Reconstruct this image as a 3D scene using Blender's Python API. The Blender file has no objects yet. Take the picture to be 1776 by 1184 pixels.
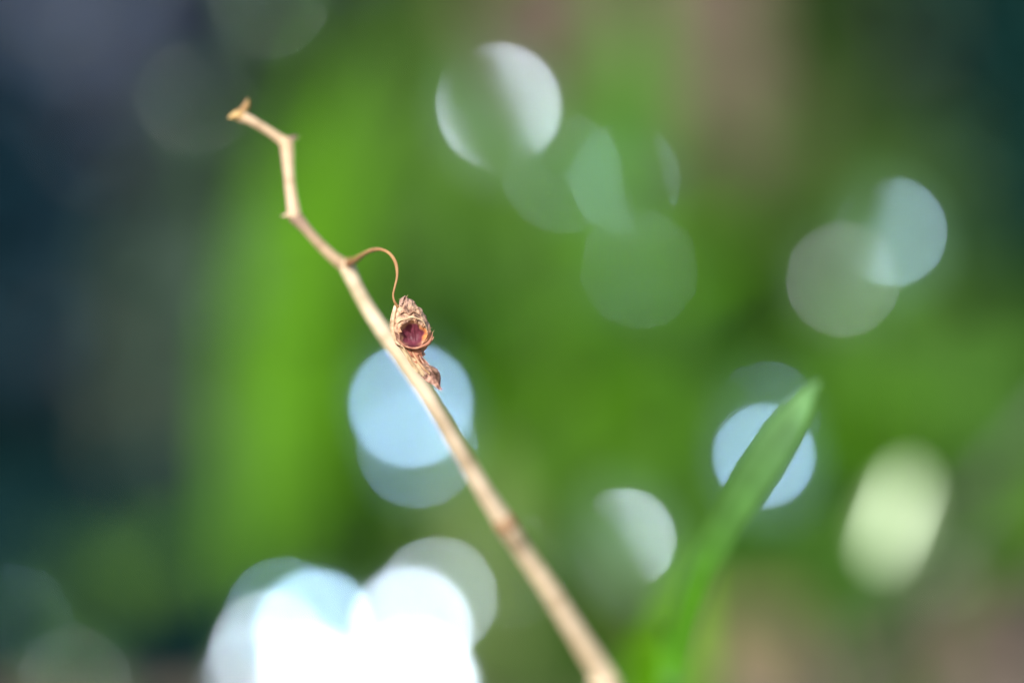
import bpy, bmesh, math, random
from mathutils import Vector, Matrix, noise
R = math.radians
random.seed(7)
scene = bpy.context.scene
col = scene.collection

# ------------------------------------------------------------------ camera (macro lens, 60 mm field at 150 mm)
PITCH = R(6.0); CAM = Vector((0, 0, 0.14)); FOCUS = 0.150; K = 0.060 / 1776.0
cam = bpy.data.cameras.new('camera'); camo = bpy.data.objects.new('camera', cam); col.objects.link(camo)
camo.location = CAM; camo.rotation_euler = (R(90) - PITCH, 0, 0)
cam.sensor_width = 36; cam.lens = 90; cam.clip_start = 0.01; cam.clip_end = 500
cam.dof.use_dof = True; cam.dof.focus_distance = FOCUS; cam.dof.aperture_fstop = 9.0; cam.dof.aperture_blades = 0
scene.camera = camo
FWD = Vector((0, math.cos(PITCH), -math.sin(PITCH))); RIGHT = Vector((1, 0, 0)); UP = Vector((0, math.sin(PITCH), math.cos(PITCH)))

# ------------------------------------------------------------------ light: sky + one sun, high, from behind one's shoulder
TO_SUN = Vector((-0.34, -0.78, 0.52)).normalized()
SUN_EL = math.asin(TO_SUN.z); SUN_AZ = math.atan2(TO_SUN.x, TO_SUN.y)
w = bpy.data.worlds.new('World'); scene.world = w; w.use_nodes = True
nt = w.node_tree; nt.nodes.clear()
wo = nt.nodes.new('ShaderNodeOutputWorld'); bg = nt.nodes.new('ShaderNodeBackground'); sk = nt.nodes.new('ShaderNodeTexSky')
sk.sky_type = 'NISHITA'; sk.sun_disc = False; sk.sun_elevation = SUN_EL; sk.sun_rotation = SUN_AZ
bg.inputs['Strength'].default_value = 0.12
nt.links.new(sk.outputs[0], bg.inputs[0]); nt.links.new(bg.outputs[0], wo.inputs[0])
sl = bpy.data.lights.new('sun', 'SUN'); sl.energy = 4.0; sl.angle = R(0.53); sl.color = (1.0, 0.96, 0.89)
so = bpy.data.objects.new('sun', sl); col.objects.link(so); so.location = TO_SUN * 3
so.rotation_euler = TO_SUN.to_track_quat('Z', 'Y').to_euler()

vs = scene.view_settings
vs.view_transform = 'Standard'; vs.look = 'None'; vs.exposure = 0.9; vs.gamma = 1.0; vs.use_curve_mapping = False
scene.render.engine = 'CYCLES'
cy = scene.cycles
cy.use_denoising = True; cy.denoiser = 'OPENIMAGEDENOISE'; cy.denoising_input_passes = 'RGB_ALBEDO_NORMAL'; cy.denoising_prefilter = 'ACCURATE'
cy.use_adaptive_sampling = False; cy.max_bounces = 6; cy.diffuse_bounces = 3; cy.glossy_bounces = 3; cy.transmission_bounces = 4
cy.sample_clamp_direct = 0; cy.sample_clamp_indirect = 4; cy.caustics_reflective = False; cy.caustics_refractive = False

# ------------------------------------------------------------------ helpers
def P(px, py, s):
    """a point s metres out along the lens axis, px/py counted on a 1776 x 1184 field"""
    f = K * s / FOCUS
    return CAM + FWD * s + RIGHT * ((px - 888) * f) + UP * ((592 - py) * f)
def pxm(s): return K * s / FOCUS
def empty(name, loc):
    o = bpy.data.objects.new(name, None); col.objects.link(o); o.location = loc; o.empty_display_size = 0.01; return o
def tag(o, label, cat, group=None):
    o['label'] = label; o['category'] = cat
    if group: o['group'] = group
    return o
def mesh_obj(name, verts, faces, mat, parent=None, smooth=True, cols=None):
    me = bpy.data.meshes.new(name)
    off = parent.matrix_basis.translation if parent is not None else None
    if parent is not None:
        off = Vector(parent['_org'])
        verts = [Vector(v) - off for v in verts]
    me.from_pydata([tuple(v) for v in verts], [], faces); me.materials.append(mat)
    if smooth: me.polygons.foreach_set('use_smooth', [True] * len(me.polygons))
    if cols is not None:
        a = me.color_attributes.new('tint', 'FLOAT_COLOR', 'POINT')
        a.data.foreach_set('color', [c for x in cols for c in (x[0], x[1], x[2], 1.0)])
    me.update()
    o = bpy.data.objects.new(name, me); col.objects.link(o)
    if parent is not None:
        o.parent = parent; o['_org'] = tuple(off)
    return o
def thing(name, loc, label, cat, group=None):
    o = empty(name, loc); o['_org'] = tuple(loc); return tag(o, label, cat, group)
def catmull(pts, n):
    """pts: list of tuples (any length); returns n interpolated tuples"""
    m = len(pts); out = []
    for i in range(n):
        t = i / (n - 1) * (m - 1); k = min(int(t), m - 2); f = t - k
        p0 = pts[max(k - 1, 0)]; p1 = pts[k]; p2 = pts[k + 1]; p3 = pts[min(k + 2, m - 1)]
        out.append(tuple(0.5 * (2 * b + (c - a) * f + (2 * a - 5 * b + 4 * c - d) * f * f + (3 * b - a - 3 * c + d) * f ** 3) for a, b, c, d in zip(p0, p1, p2, p3)))
    return out
def tube(pts, radii, sides=16, ridges=0, ridge_amp=0.0, lump=0.0, cap=True):
    verts, faces = [], []; n = len(pts); prev = None
    for i, p in enumerate(pts):
        t = (pts[min(i + 1, n - 1)] - pts[max(i - 1, 0)]).normalized()
        if prev is None:
            a = Vector((0, -1, 0)) - t * t.dot(Vector((0, -1, 0))); a.normalize()
        else:
            a = (prev - t * t.dot(prev)).normalized()
        prev = a; b = t.cross(a)
        for j in range(sides):
            th = 2 * math.pi * j / sides
            r = radii[i] * (1 + ridge_amp * math.cos(ridges * th))
            if lump: r *= 1 + lump * noise.noise((p + a * math.cos(th) * radii[i] * 2 + b * math.sin(th) * radii[i] * 2) * 900)
            verts.append(p + (a * math.cos(th) + b * math.sin(th)) * r)
    for i in range(n - 1):
        for j in range(sides):
            faces.append((i * sides + j, i * sides + (j + 1) % sides, (i + 1) * sides + (j + 1) % sides, (i + 1) * sides + j))
    if cap:
        verts.append(pts[0]); verts.append(pts[-1]); c0 = len(verts) - 2
        for j in range(sides):
            faces.append((c0, (j + 1) % sides, j)); faces.append((c0 + 1, (n - 1) * sides + j, (n - 1) * sides + (j + 1) % sides))
    return verts, faces
def streaks(n, sides, amt=0.16):
    """fibre streaks, flecks and scars along a dry stem, as a tint for every vertex of tube()"""
    ln = [1 - amt * random.random() ** 1.5 for _ in range(sides)]; cols = []
    for i in range(n):
        blotch = 1 - 0.38 * max(0, noise.noise(Vector((i * 0.23, 5.1, 0))))
        for j in range(sides):
            k = ln[j] * blotch * (1 - 0.16 * max(0, noise.noise(Vector((i * 0.5, j * 0.9, 2)))))
            if random.random() < 0.012: k *= 0.62
            cols.append((k, k ** 1.15, k ** 1.35))
    return cols + [(1, 1, 1)] * 2
def ribbon(pts, widths, facing, fold=0.15, seg=6, thick=0.0, twist=None):
    """a leaf blade: V-folded ribbon along pts; thick > 0 makes it a closed solid"""
    verts, faces = [], []; n = len(pts); m = seg + 1
    rows = []
    for i, p in enumerate(pts):
        t = (pts[min(i + 1, n - 1)] - pts[max(i - 1, 0)]).normalized()
        nn = (facing - t * t.dot(facing)).normalized()
        if twist: nn = Matrix.Rotation(twist[i], 3, t) @ nn
        sd = t.cross(nn).normalized()
        rows.append((p, sd, nn, widths[i]))
    def layer(off):
        for p, sd, nn, wd in rows:
            for j in range(m):
                u = 2 * j / seg - 1
                z = fold * wd * (abs(u) ** 1.3) * 0.5
                e = off * (1 - u * u * 0.85)
                verts.append(p + sd * (u * wd * 0.5) + nn * (z + e))
    layer(thick * 0.5)
    for i in range(n - 1):
        for j in range(seg): faces.append((i * m + j, i * m + j + 1, (i + 1) * m + j + 1, (i + 1) * m + j))
    if thick:
        b = n * m; layer(-thick * 0.5)
        for i in range(n - 1):
            for j in range(seg): faces.append((b + i * m + j, b + (i + 1) * m + j, b + (i + 1) * m + j + 1, b + i * m + j + 1))
            for j in (0, seg):
                q = (i * m + j, (i + 1) * m + j, b + (i + 1) * m + j, b + i * m + j)
                faces.append(q if j == 0 else q[::-1])
        for i in (0, n - 1):
            for j in range(seg): faces.append((i * m + j, i * m + j + 1, b + i * m + j + 1, b + i * m + j))
    return verts, faces

# ------------------------------------------------------------------ materials
def nodes_of(name):
    m = bpy.data.materials.new(name); m.use_nodes = True; t = m.node_tree
    return m, t, t.nodes['Principled BSDF'], t.nodes['Material Output']
def ramp_noise(t, scale, detail, c0, c1, lo=0.35, hi=0.65, vec=None, stretch=None):
    n = t.nodes.new('ShaderNodeTexNoise'); n.inputs['Scale'].default_value = scale; n.inputs['Detail'].default_value = detail
    tc = t.nodes.new('ShaderNodeTexCoord'); src = tc.outputs['Object']
    if stretch:
        mp = t.nodes.new('ShaderNodeMapping'); mp.inputs['Scale'].default_value = stretch; t.links.new(src, mp.inputs[0]); src = mp.outputs[0]
    t.links.new(src, n.inputs['Vector'])
    r = t.nodes.new('ShaderNodeValToRGB'); r.color_ramp.elements[0].position = lo; r.color_ramp.elements[1].position = hi
    r.color_ramp.elements[0].color = (*c0, 1); r.color_ramp.elements[1].color = (*c1, 1)
    t.links.new(n.outputs['Fac'], r.inputs[0]); return r, n
def leaf_mat(name, c, var=0.25, rough=0.5, spec=0.3, tint=(1, 1, 1), trans=0.3, tcol=None, scale=60, attr=False):
    m, t, b, out = nodes_of(name)
    lo = tuple(x * (1 - var) for x in c); hi = tuple(x * (1 + var) for x in c)
    r, n = ramp_noise(t, scale, 3, lo, hi)
    src = r.outputs[0]
    if attr:
        a = t.nodes.new('ShaderNodeAttribute'); a.attribute_name = 'tint'
        mm = t.nodes.new('ShaderNodeMix'); mm.data_type = 'RGBA'; mm.blend_type = 'MULTIPLY'; mm.inputs[0].default_value = 1.0
        t.links.new(src, mm.inputs[6]); t.links.new(a.outputs['Color'], mm.inputs[7]); src = mm.outputs[2]
    t.links.new(src, b.inputs['Base Color'])
    b.inputs['Roughness'].default_value = rough; b.inputs['Specular IOR Level'].default_value = spec
    b.inputs['Specular Tint'].default_value = (*tint, 1)
    if trans:
        tr = t.nodes.new('ShaderNodeBsdfTranslucent'); mx = t.nodes.new('ShaderNodeMixShader'); mx.inputs[0].default_value = trans
        tr.inputs[0].default_value = (*(tcol or tuple(x * 1.3 for x in c)), 1)
        t.links.new(b.outputs[0], mx.inputs[1]); t.links.new(tr.outputs[0], mx.inputs[2]); t.links.new(mx.outputs[0], out.inputs[0])
    return m
def dry_mat(name, c0, c1, scale, rough=0.75, bump=0.3, bscale=None, stretch=None, lo=0.35, hi=0.65, attr=False, trans=0.0, bdist=0.0001):
    m, t, b, out = nodes_of(name)
    r, n = ramp_noise(t, scale, 6, c0, c1, lo, hi, stretch=stretch)
    src = r.outputs[0]
    if attr:
        a = t.nodes.new('ShaderNodeAttribute'); a.attribute_name = 'tint'
        mx = t.nodes.new('ShaderNodeMix'); mx.data_type = 'RGBA'; mx.blend_type = 'MULTIPLY'; mx.inputs[0].default_value = 1.0
        t.links.new(src, mx.inputs[6]); t.links.new(a.outputs['Color'], mx.inputs[7]); src = mx.outputs[2]
    t.links.new(src, b.inputs['Base Color']); b.inputs['Roughness'].default_value = rough; b.inputs['Specular IOR Level'].default_value = 0.3
    if bump:
        n2 = t.nodes.new('ShaderNodeTexNoise'); n2.inputs['Scale'].default_value = bscale or scale * 2; n2.inputs['Detail'].default_value = 5
        tc = t.nodes.new('ShaderNodeTexCoord'); t.links.new(tc.outputs['Object'], n2.inputs['Vector'])
        bp = t.nodes.new('ShaderNodeBump'); bp.inputs['Strength'].default_value = bump; bp.inputs['Distance'].default_value = bdist
        t.links.new(n2.outputs['Fac'], bp.inputs['Height']); t.links.new(bp.outputs[0], b.inputs['Normal'])
    if trans:
        tr = t.nodes.new('ShaderNodeBsdfTranslucent'); mx = t.nodes.new('ShaderNodeMixShader'); mx.inputs[0].default_value = trans
        t.links.new(src, tr.inputs[0]); t.links.new(b.outputs[0], mx.inputs[1]); t.links.new(tr.outputs[0], mx.inputs[2]); t.links.new(mx.outputs[0], out.inputs[0])
    return m

M = {}
M['soil'] = dry_mat('soil', (0.11, 0.082, 0.060), (0.205, 0.155, 0.118), 18, 0.95, 0.8, 120, bdist=0.004)
M['straw'] = dry_mat('straw', (0.50, 0.395, 0.26), (0.72, 0.59, 0.43), 330, 0.55, 0.4, 1400, attr=True)
M['straw_pale'] = dry_mat('straw_pale', (0.47, 0.345, 0.21), (0.61, 0.46, 0.315), 300, 0.5, 0.3, 900, attr=True)
M['straw_mauve_shade'] = dry_mat('straw_mauve_shade', (0.19, 0.12, 0.10), (0.44, 0.32, 0.20), 190, 0.6, 0.35, 900, attr=True)  # mauve shade on the third stem stretch put into the colour
M['collar'] = dry_mat('collar', (0.20, 0.12, 0.065), (0.36, 0.235, 0.135), 500, 0.6, 0.4, 1200)
M['ochre'] = dry_mat('ochre', (0.34, 0.20, 0.07), (0.52, 0.36, 0.15), 400, 0.6, 0.3, 900)
M['rust'] = dry_mat('rust_stalk', (0.20, 0.09, 0.035), (0.36, 0.21, 0.085), 500, 0.6, 0.25, 900)
M['husk'] = dry_mat('husk', (0.13, 0.06, 0.04), (0.47, 0.30, 0.195), 2300, 0.7, 0.9, 3500, attr=True, trans=0.1, lo=0.38, hi=0.56)
M['husk_pale'] = dry_mat('husk_pale', (0.36, 0.25, 0.15), (0.62, 0.50, 0.35), 1800, 0.6, 0.8, 3000, attr=True, trans=0.12)
M['maroon'] = dry_mat('maroon_membrane', (0.07, 0.012, 0.022), (0.15, 0.032, 0.05), 2200, 0.55, 0.7, 3200, attr=True)
M['husk_red'] = dry_mat('husk_red', (0.17, 0.05, 0.025), (0.38, 0.17, 0.10), 2200, 0.6, 0.7, 2000, attr=True)
M['tail'] = dry_mat('withered_tail', (0.11, 0.058, 0.042), (0.42, 0.265, 0.20), 2400, 0.7, 0.9, 3500, attr=True, lo=0.40, hi=0.58)
M['blade'] = leaf_mat('blade_green', (0.076, 0.175, 0.058), 0.3, 0.45, 0.3, trans=0.12, scale=250, attr=True)
M['bright'] = leaf_mat('bright_green', (0.088, 0.235, 0.012), 0.15, 0.55, 0.1, trans=0.4)
M['saturated'] = leaf_mat('saturated_green', (0.085, 0.25, 0.001), 0.15, 0.6, 0.05, trans=0.4)
M['mid'] = leaf_mat('mid_green', (0.066, 0.146, 0.022), 0.2, 0.6, 0.12, trans=0.35)
M['olive'] = leaf_mat('olive_green', (0.12, 0.115, 0.012), 0.2, 0.6, 0.25, trans=0.3)
M['deep'] = leaf_mat('deep_green', (0.028, 0.085, 0.009), 0.2, 0.6, 0.1, trans=0.3)
M['greygreen'] = leaf_mat('grey_green', (0.062, 0.125, 0.07), 0.2, 0.6, 0.2, trans=0.3)
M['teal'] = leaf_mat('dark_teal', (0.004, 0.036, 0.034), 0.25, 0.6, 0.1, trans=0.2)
M['shade_navy'] = leaf_mat('shade_painted_evergreen', (0.008, 0.033, 0.048), 0.25, 0.55, 0.15, tint=(0.7, 0.85, 1), trans=0.1)  # near-black leaf colour stands in for the shade over this shrub
M['shade_grass'] = leaf_mat('shade_painted_grass', (0.004, 0.024, 0.026), 0.25, 0.6, 0.08, trans=0.1)  # dark colour stands in for shade on the grass
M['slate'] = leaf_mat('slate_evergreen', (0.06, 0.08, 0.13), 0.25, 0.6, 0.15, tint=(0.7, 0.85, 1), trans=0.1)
M['pale'] = leaf_mat('pale_green', (0.17, 0.25, 0.075), 0.15, 0.55, 0.2, trans=0.4)
M['fresh'] = leaf_mat('fresh_green', (0.075, 0.205, 0.026), 0.15, 0.6, 0.1, trans=0.4)
M['greyolive'] = leaf_mat('grey_olive', (0.045, 0.078, 0.055), 0.2, 0.6, 0.2, trans=0.2)
M['brownleaf'] = leaf_mat('brown_leaf', (0.07, 0.046, 0.033), 0.25, 0.6, 0.2, trans=0.25)
M['litter'] = leaf_mat('litter_leaf', (0.125, 0.095, 0.07), 0.2, 0.7, 0.1, trans=0.15)
M['tanleaf'] = leaf_mat('tan_leaf', (0.30, 0.25, 0.12), 0.2, 0.6, 0.2, trans=0.2)
M['bark'] = dry_mat('bark', (0.06, 0.045, 0.03), (0.13, 0.10, 0.07), 60, 0.9, 0.8, 150, bdist=0.002)
M['twig'] = dry_mat('grey_twig', (0.045, 0.052, 0.047), (0.085, 0.095, 0.085), 80, 0.8, 0.5, 200, bdist=0.001)
GL = {}
def glossy(tint, rough, c=(0.05, 0.11, 0.03)):
    key = (tint, rough, c)
    if key not in GL:
        m, t, b, out = nodes_of('glossy_leaf'); r, n = ramp_noise(t, 60, 3, tuple(x * .9 for x in c), tuple(x * 1.1 for x in c))
        t.links.new(r.outputs[0], b.inputs['Base Color']); b.inputs['Specular IOR Level'].default_value = 0.0; b.inputs['Roughness'].default_value = 0.6
        gl = t.nodes.new('ShaderNodeBsdfGlossy'); gl.distribution = 'BECKMANN'; gl.inputs['Roughness'].default_value = rough; gl.inputs['Color'].default_value = (*tint, 1)
        mx = t.nodes.new('ShaderNodeMixShader'); mx.inputs[0].default_value = 0.08
        t.links.new(b.outputs[0], mx.inputs[1]); t.links.new(gl.outputs[0], mx.inputs[2]); t.links.new(mx.outputs[0], out.inputs[0]); GL[key] = m
    return GL[key]

# ------------------------------------------------------------------ ground: one soil sheet to the horizon
gv, gf = [], []
xs = [-60, -20, -6, -2] + [-1.2 + 0.04 * i for i in range(61)] + [2, 6, 20, 60]
ys = [-60, -10, -2, -0.6] + [-0.2 + 0.04 * i for i in range(65)] + [3.5, 6, 20, 60, 200]
for y in ys:
    for x in xs:
        z = 0.0
        if abs(x) < 1.3 and -0.4 < y < 2.5: z = 0.006 * noise.noise(Vector((x * 9, y * 9, 0))) + 0.003 * noise.noise(Vector((x * 40, y * 40, 3))) - 0.006
        gv.append((x, y, z))
nx = len(xs)
for j in range(len(ys) - 1):
    for i in range(nx - 1): gf.append((j * nx + i, j * nx + i + 1, (j + 1) * nx + i + 1, (j + 1) * nx + i))
g = mesh_obj('ground', gv, gf, M['soil']); g['kind'] = 'structure'

# ------------------------------------------------------------------ shrubs along the back
def leaf_patch(verts, faces, c, nrm, along, ln, wd, bend=0.15):
    b = len(verts); sd = along.cross(nrm).normalized()
    prof = ((-0.5, 0.0), (-0.2, 0.42), (0.12, 0.5), (0.5, 0.0))
    verts.append(c - along * ln * 0.5)
    for u, q in prof[1:3]:
        z = nrm * (-bend * ln * u * u)
        verts.append(c + along * ln * u + sd * wd * q + z); verts.append(c + along * ln * u + z - nrm * wd * 0.12); verts.append(c + along * ln * u - sd * wd * q + z)
    verts.append(c + along * ln * 0.5 - nrm * bend * ln * 0.25)
    faces += [(b, b + 2, b + 1), (b, b + 3, b + 2), (b + 1, b + 2, b + 5, b + 4), (b + 2, b + 3, b + 6, b + 5), (b + 4, b + 5, b + 7), (b + 5, b + 6, b + 7)]
def rnd_dir():
    while True:
        v = Vector((random.uniform(-1, 1), random.uniform(-1, 1), random.uniform(-1, 1)))
        if 0.05 < v.length < 1: return v.normalized()
def shrub(cx, cy, rx, ry, h, mat, n, ln, label):
    t = thing('shrub', (cx, cy, 0), label, 'shrub', 'shrubs along the back')
    c = Vector((cx, cy, h * 0.5))
    for k in range(5):
        a = rnd_dir(); e = c + Vector((a.x * rx * 0.6, a.y * ry * 0.6, abs(a.z) * h * 0.35)); b0 = Vector((cx + a.x * 0.03, cy + a.y * 0.03, -0.01))
        pts = [Vector(q) for q in catmull([tuple(b0), tuple(b0.lerp(e, 0.5) + Vector((0, 0, 0.04))), tuple(e)], 8)]
        v, f = tube(pts, [0.008 * (1 - 0.09 * i) for i in range(8)], 7)
        mesh_obj('branch', v, f, M['bark'], t)
    v, f = [], []
    for _ in range(n):
        d = rnd_dir(); r = random.random() ** 0.35
        lump = 1 + 0.25 * noise.noise(d * 2.2 + c * 5)
        p = c + Vector((d.x * rx, d.y * ry, d.z * h * 0.5)) * r * lump
        if p.z < 0.005: p.z = random.uniform(0.005, 0.05)
        nr = (d * 0.7 + Vector((0, 0, 0.5)) + rnd_dir() * 0.6).normalized(); al = rnd_dir(); al = (al - nr * al.dot(nr)).normalized()
        s = random.uniform(0.7, 1.25)
        leaf_patch(v, f, p, nr, al, ln * s, ln * 0.5 * s)
    mesh_obj('crown', v, f, mat, t)
    return t
shrub(-0.27, 0.90, 0.15, 0.13, 0.17, M['shade_navy'], 2600, 0.022, 'low shrub, shade painted blue-black, crouching in front of the slate blue shrub')
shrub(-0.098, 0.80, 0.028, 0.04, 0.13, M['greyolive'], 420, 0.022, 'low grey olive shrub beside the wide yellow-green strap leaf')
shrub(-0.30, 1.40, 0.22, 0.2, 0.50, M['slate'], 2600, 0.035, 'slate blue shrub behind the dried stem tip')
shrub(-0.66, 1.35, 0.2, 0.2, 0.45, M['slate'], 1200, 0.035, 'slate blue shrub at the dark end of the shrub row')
shrub(-0.10, 1.55, 0.14, 0.18, 0.52, M['greyolive'], 1800, 0.035, 'grey olive shrub between the slate blue and green shrubs')
shrub(0.06, 1.38, 0.15, 0.18, 0.50, M['mid'], 2200, 0.035, 'fresh mid-green shrub behind the seed husk')
shrub(0.22, 1.45, 0.13, 0.18, 0.55, M['greygreen'], 2000, 0.035, 'grey-green shrub behind the brown woody shoot')
shrub(0.285, 1.05, 0.11, 0.12, 0.42, M['teal'], 2400, 0.035, 'dark teal shrub at the end beyond the glossy sprigs')
shrub(0.72, 1.30, 0.2, 0.2, 0.5, M['deep'], 1200, 0.035, 'deep green shrub closing the far end of the shrub row')

# ------------------------------------------------------------------ uncountable meadow grass covering the soil
def meadow(name, n, xr, sr, hr, mat, label, keep=None):
    v, f = [], []
    k = 0
    while k < n:
        s = random.uniform(*sr); px = random.uniform(*xr)
        b = P(px, 592, s); b.z = -0.01
        if keep and not keep(b): continue
        k += 1
        h = random.uniform(*hr); w_ = random.uniform(0.002, 0.0045); a = random.uniform(0, 6.28); lean = random.uniform(0.05, 0.5) * h
        d = Vector((math.cos(a), math.sin(a), 0)); sd = Vector((-d.y, d.x, 0)); i0 = len(v)
        for t_ in (0, 0.35, 0.7, 1.0):
            c = b + Vector((0, 0, h * (t_ - 0.15 * t_ * t_))) + d * lean * t_ * t_; ww = w_ * (1 - t_ ** 2 * 0.98) * 0.5
            v.append(c - sd * ww); v.append(c + sd * ww)
        for j in range(3): f.append((i0 + 2 * j, i0 + 2 * j + 1, i0 + 2 * j + 3, i0 + 2 * j + 2))
    o = mesh_obj(name, v, f, mat); o['kind'] = 'stuff'; tag(o, label, 'grass'); return o
soil_bare = lambda b: not (b.x > 0.085 and b.y < 0.80)
meadow('grass', 5600, (480, 1560), (.82, 1.30), (.05, .17), M['mid'], 'mid-green meadow grass filling the ground between the strap leaves', soil_bare)
meadow('grass', 1800, (1300, 2000), (.92, 1.1), (.03, .10), M['deep'], 'deep green grass around the grey twig and dark shrub', soil_bare)
meadow('grass', 1800, (520, 1230), (.58, 0.82), (.01, .035), M['mid'], 'short green turf under the strap leaves')
meadow('grass', 3000, (-250, 560), (.58, 0.95), (.015, .05), M['shade_grass'], 'short grass with shade painted in blue-green, before the blue-black shrub')

# ------------------------------------------------------------------ broad strap leaves (out of focus)
def strap(points, mat, label, group='strap leaves rising behind the dried stem', name='strap_leaf', fold=0.25, face=None, n=22, root=True):
    """points: (px, py, s, width_px) from tip to base"""
    p3 = [(*P(a, b, s), wpx * pxm(s)) for a, b, s, wpx in points]
    if root:
        x, y, z, wd = p3[-1]
        if z > 0.0: p3.append((x + 0.004, y + 0.01, -0.012, wd * 0.6))
    q = catmull(p3, n); pts = [Vector(a[:3]) for a in q]; wd = [max(a[3], 0.0004) for a in q]
    base = Vector((pts[-1].x, pts[-1].y, 0))
    t = thing(name, base, label, 'leaf', group)
    fc = face or (-FWD + Vector((random.uniform(-0.5, 0.2), 0, 0.45)))
    v, f = ribbon(pts, wd, fc.normalized(), fold, 6)
    mesh_obj('blade', v, f, mat, t)
    rp = pts[2:]; rw = wd[2:]
    v, f = tube([p - (-FWD) * 0.0002 for p in rp], [max(0.04 * x, 0.0002) for x in rw], 6)
    mesh_obj('midrib', v, f, mat, t)
    return t
strap([(600, 60, .66, 10), (530, 250, .64, 60), (470, 500, .62, 110), (450, 750, .60, 115), (455, 980, .60, 95), (465, 1150, .60, 60)], M['bright'], 'wide yellow-green strap leaf glowing behind the zigzag stem')
strap([(640, 150, .72, 12), (585, 330, .70, 80), (555, 520, .68, 100), (530, 720, .66, 90), (510, 900, .66, 60)], M['saturated'], 'saturated green strap leaf tucked beside the wide yellow-green one')
strap([(700, 40, .85, 20), (690, 250, .82, 90), (680, 450, .8, 110), (690, 700, .8, 100), (700, 900, .8, 70)], M['mid'], 'dull green strap leaf behind the arching flower stalk')
strap([(1100, -40, .75, 30), (1085, 120, .72, 130), (1075, 260, .7, 130), (1070, 420, .7, 90), (1070, 700, .7, 60)], M['fresh'], 'light green strap leaf reaching highest beside the woody shoot')
strap([(900, 330, .9, 30), (880, 500, .86, 110), (880, 700, .84, 120), (900, 950, .8, 90)], M['mid'], 'green strap leaf behind the brown seed husk')
strap([(1030, 430, .72, 15), (1040, 600, .70, 110), (1045, 720, .69, 115), (1040, 900, .68, 60)], M['saturated'], 'vivid green strap leaf with no glint in the middle of the clump')
strap([(1250, 400, .8, 20), (1230, 560, .78, 100), (1210, 740, .76, 90), (1200, 900, .74, 60)], M['mid'], 'green strap leaf under the woody shoot')
strap([(1340, 450, .85, 20), (1350, 620, .83, 90), (1350, 850, .80, 110), (1340, 1050, .72, 80)], M['bright'], 'light green strap leaf behind the sharp-tipped grass blade', fold=0.4)
strap([(1560, 420, .8, 20), (1545, 580, .78, 110), (1520, 760, .74, 120), (1470, 950, .68, 80)], M['deep'], 'deep green strap leaf above the pale green bud leaf')
strap([(1700, 500, .85, 20), (1670, 680, .82, 110), (1600, 900, .76, 100), (1540, 1020, .7, 60)], M['mid'], 'broad green strap leaf beside the grey twig')
strap([(830, 770, .60, 10), (815, 880, .59, 120), (825, 1020, .58, 130), (845, 1184, .57, 90)], M['pale'], 'short pale green strap leaf at the foot of the dried stem')
strap([(1010, 960, .66, 10), (985, 1060, .64, 70), (960, 1184, .6, 60)], M['mid'], 'short green strap leaf low beside the dried stem')
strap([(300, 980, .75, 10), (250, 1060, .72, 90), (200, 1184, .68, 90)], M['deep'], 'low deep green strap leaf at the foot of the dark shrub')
strap([(830, 250, .78, 15), (820, 420, .76, 80), (800, 620, .74, 90), (790, 850, .72, 70), (790, 1000, .7, 60)], M['bright'], 'upright light green strap leaf behind the husk and its blue glint')
strap([(980, 330, .8, 15), (960, 480, .78, 80), (950, 640, .76, 90), (950, 850, .74, 70)], M['mid'], 'upright dull strap leaf beside the vivid green one')
strap([(1170, 480, .7, 15), (1160, 640, .68, 70), (1140, 820, .66, 80), (1130, 950, .65, 60)], M['bright'], 'light green strap leaf between the vivid one and the grass blade')
strap([(1440, 640, .7, 15), (1425, 780, .68, 80), (1410, 930, .66, 90), (1400, 1060, .64, 70)], M['bright'], 'light green strap leaf between the grass blade and the lime leaf')
strap([(1950, 770, .55, 10), (1850, 860, .56, 120), (1775, 925, .58, 130), (1705, 985, .62, 90), (1640, 1040, .68, 40)], M['saturated'], 'vivid green strap leaf lying along the grey twig above bare soil')
strap([(1640, 840, .68, 10), (1580, 920, .68, 80), (1520, 990, .69, 80), (1480, 1040, .7, 50)], M['mid'], 'short green strap leaf beneath the pale lime leaf')
strap([(1215, 960, .26, 10), (1195, 1050, .26, 60), (1176, 1120, .26, 100), (1163, 1184, .26, 128), (1150, 1300, .26, 120)], M['saturated'], 'vivid green strap leaf rising behind the base of the sharp-tipped grass blade')
strap([(1110, 960, .62, 10), (1085, 1050, .61, 60), (1060, 1184, .6, 60)], M['olive'], 'olive brown withering strap leaf near the ground')

# ------------------------------------------------------------------ woody shoot, brown leaves
# leafy shoots between the strap leaves
def shoot(px, py, s, mat, label, n=9, ln=0.026):
    top = P(px, py, s); foot = Vector((top.x + random.uniform(-.015, .015), top.y + 0.02, -0.012))
    q = [Vector(a) for a in catmull([tuple(foot), tuple(foot.lerp(top, .5) + Vector((random.uniform(-.006, .006), .006, 0))), tuple(top)], 14)]
    t = thing('leafy_shoot', (foot.x, foot.y, 0), label, 'plant', 'leafy shoots among the strap leaves')
    v, f = tube(q, [0.0014 - 0.00006 * i for i in range(14)], 6); mesh_obj('stem', v, f, M['mid'], t)
    for k in range(n):
        p = q[min(13, 4 + k)]; a = k * 2.4 + random.random(); al = Vector((math.cos(a), math.sin(a) * 0.6, random.uniform(0.1, 0.7))).normalized()
        nr = Vector((-al.x * 0.5 + random.uniform(-.3, .3), -0.8, 0.9)); nr = (nr - al * nr.dot(al)).normalized(); l_ = ln * random.uniform(.7, 1.25)
        v, f = [], []; leaf_patch(v, f, p + al * l_ * 0.5, nr, al, l_, l_ * random.uniform(.35, .55)); mesh_obj('leaf', v, f, mat, t)
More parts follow.
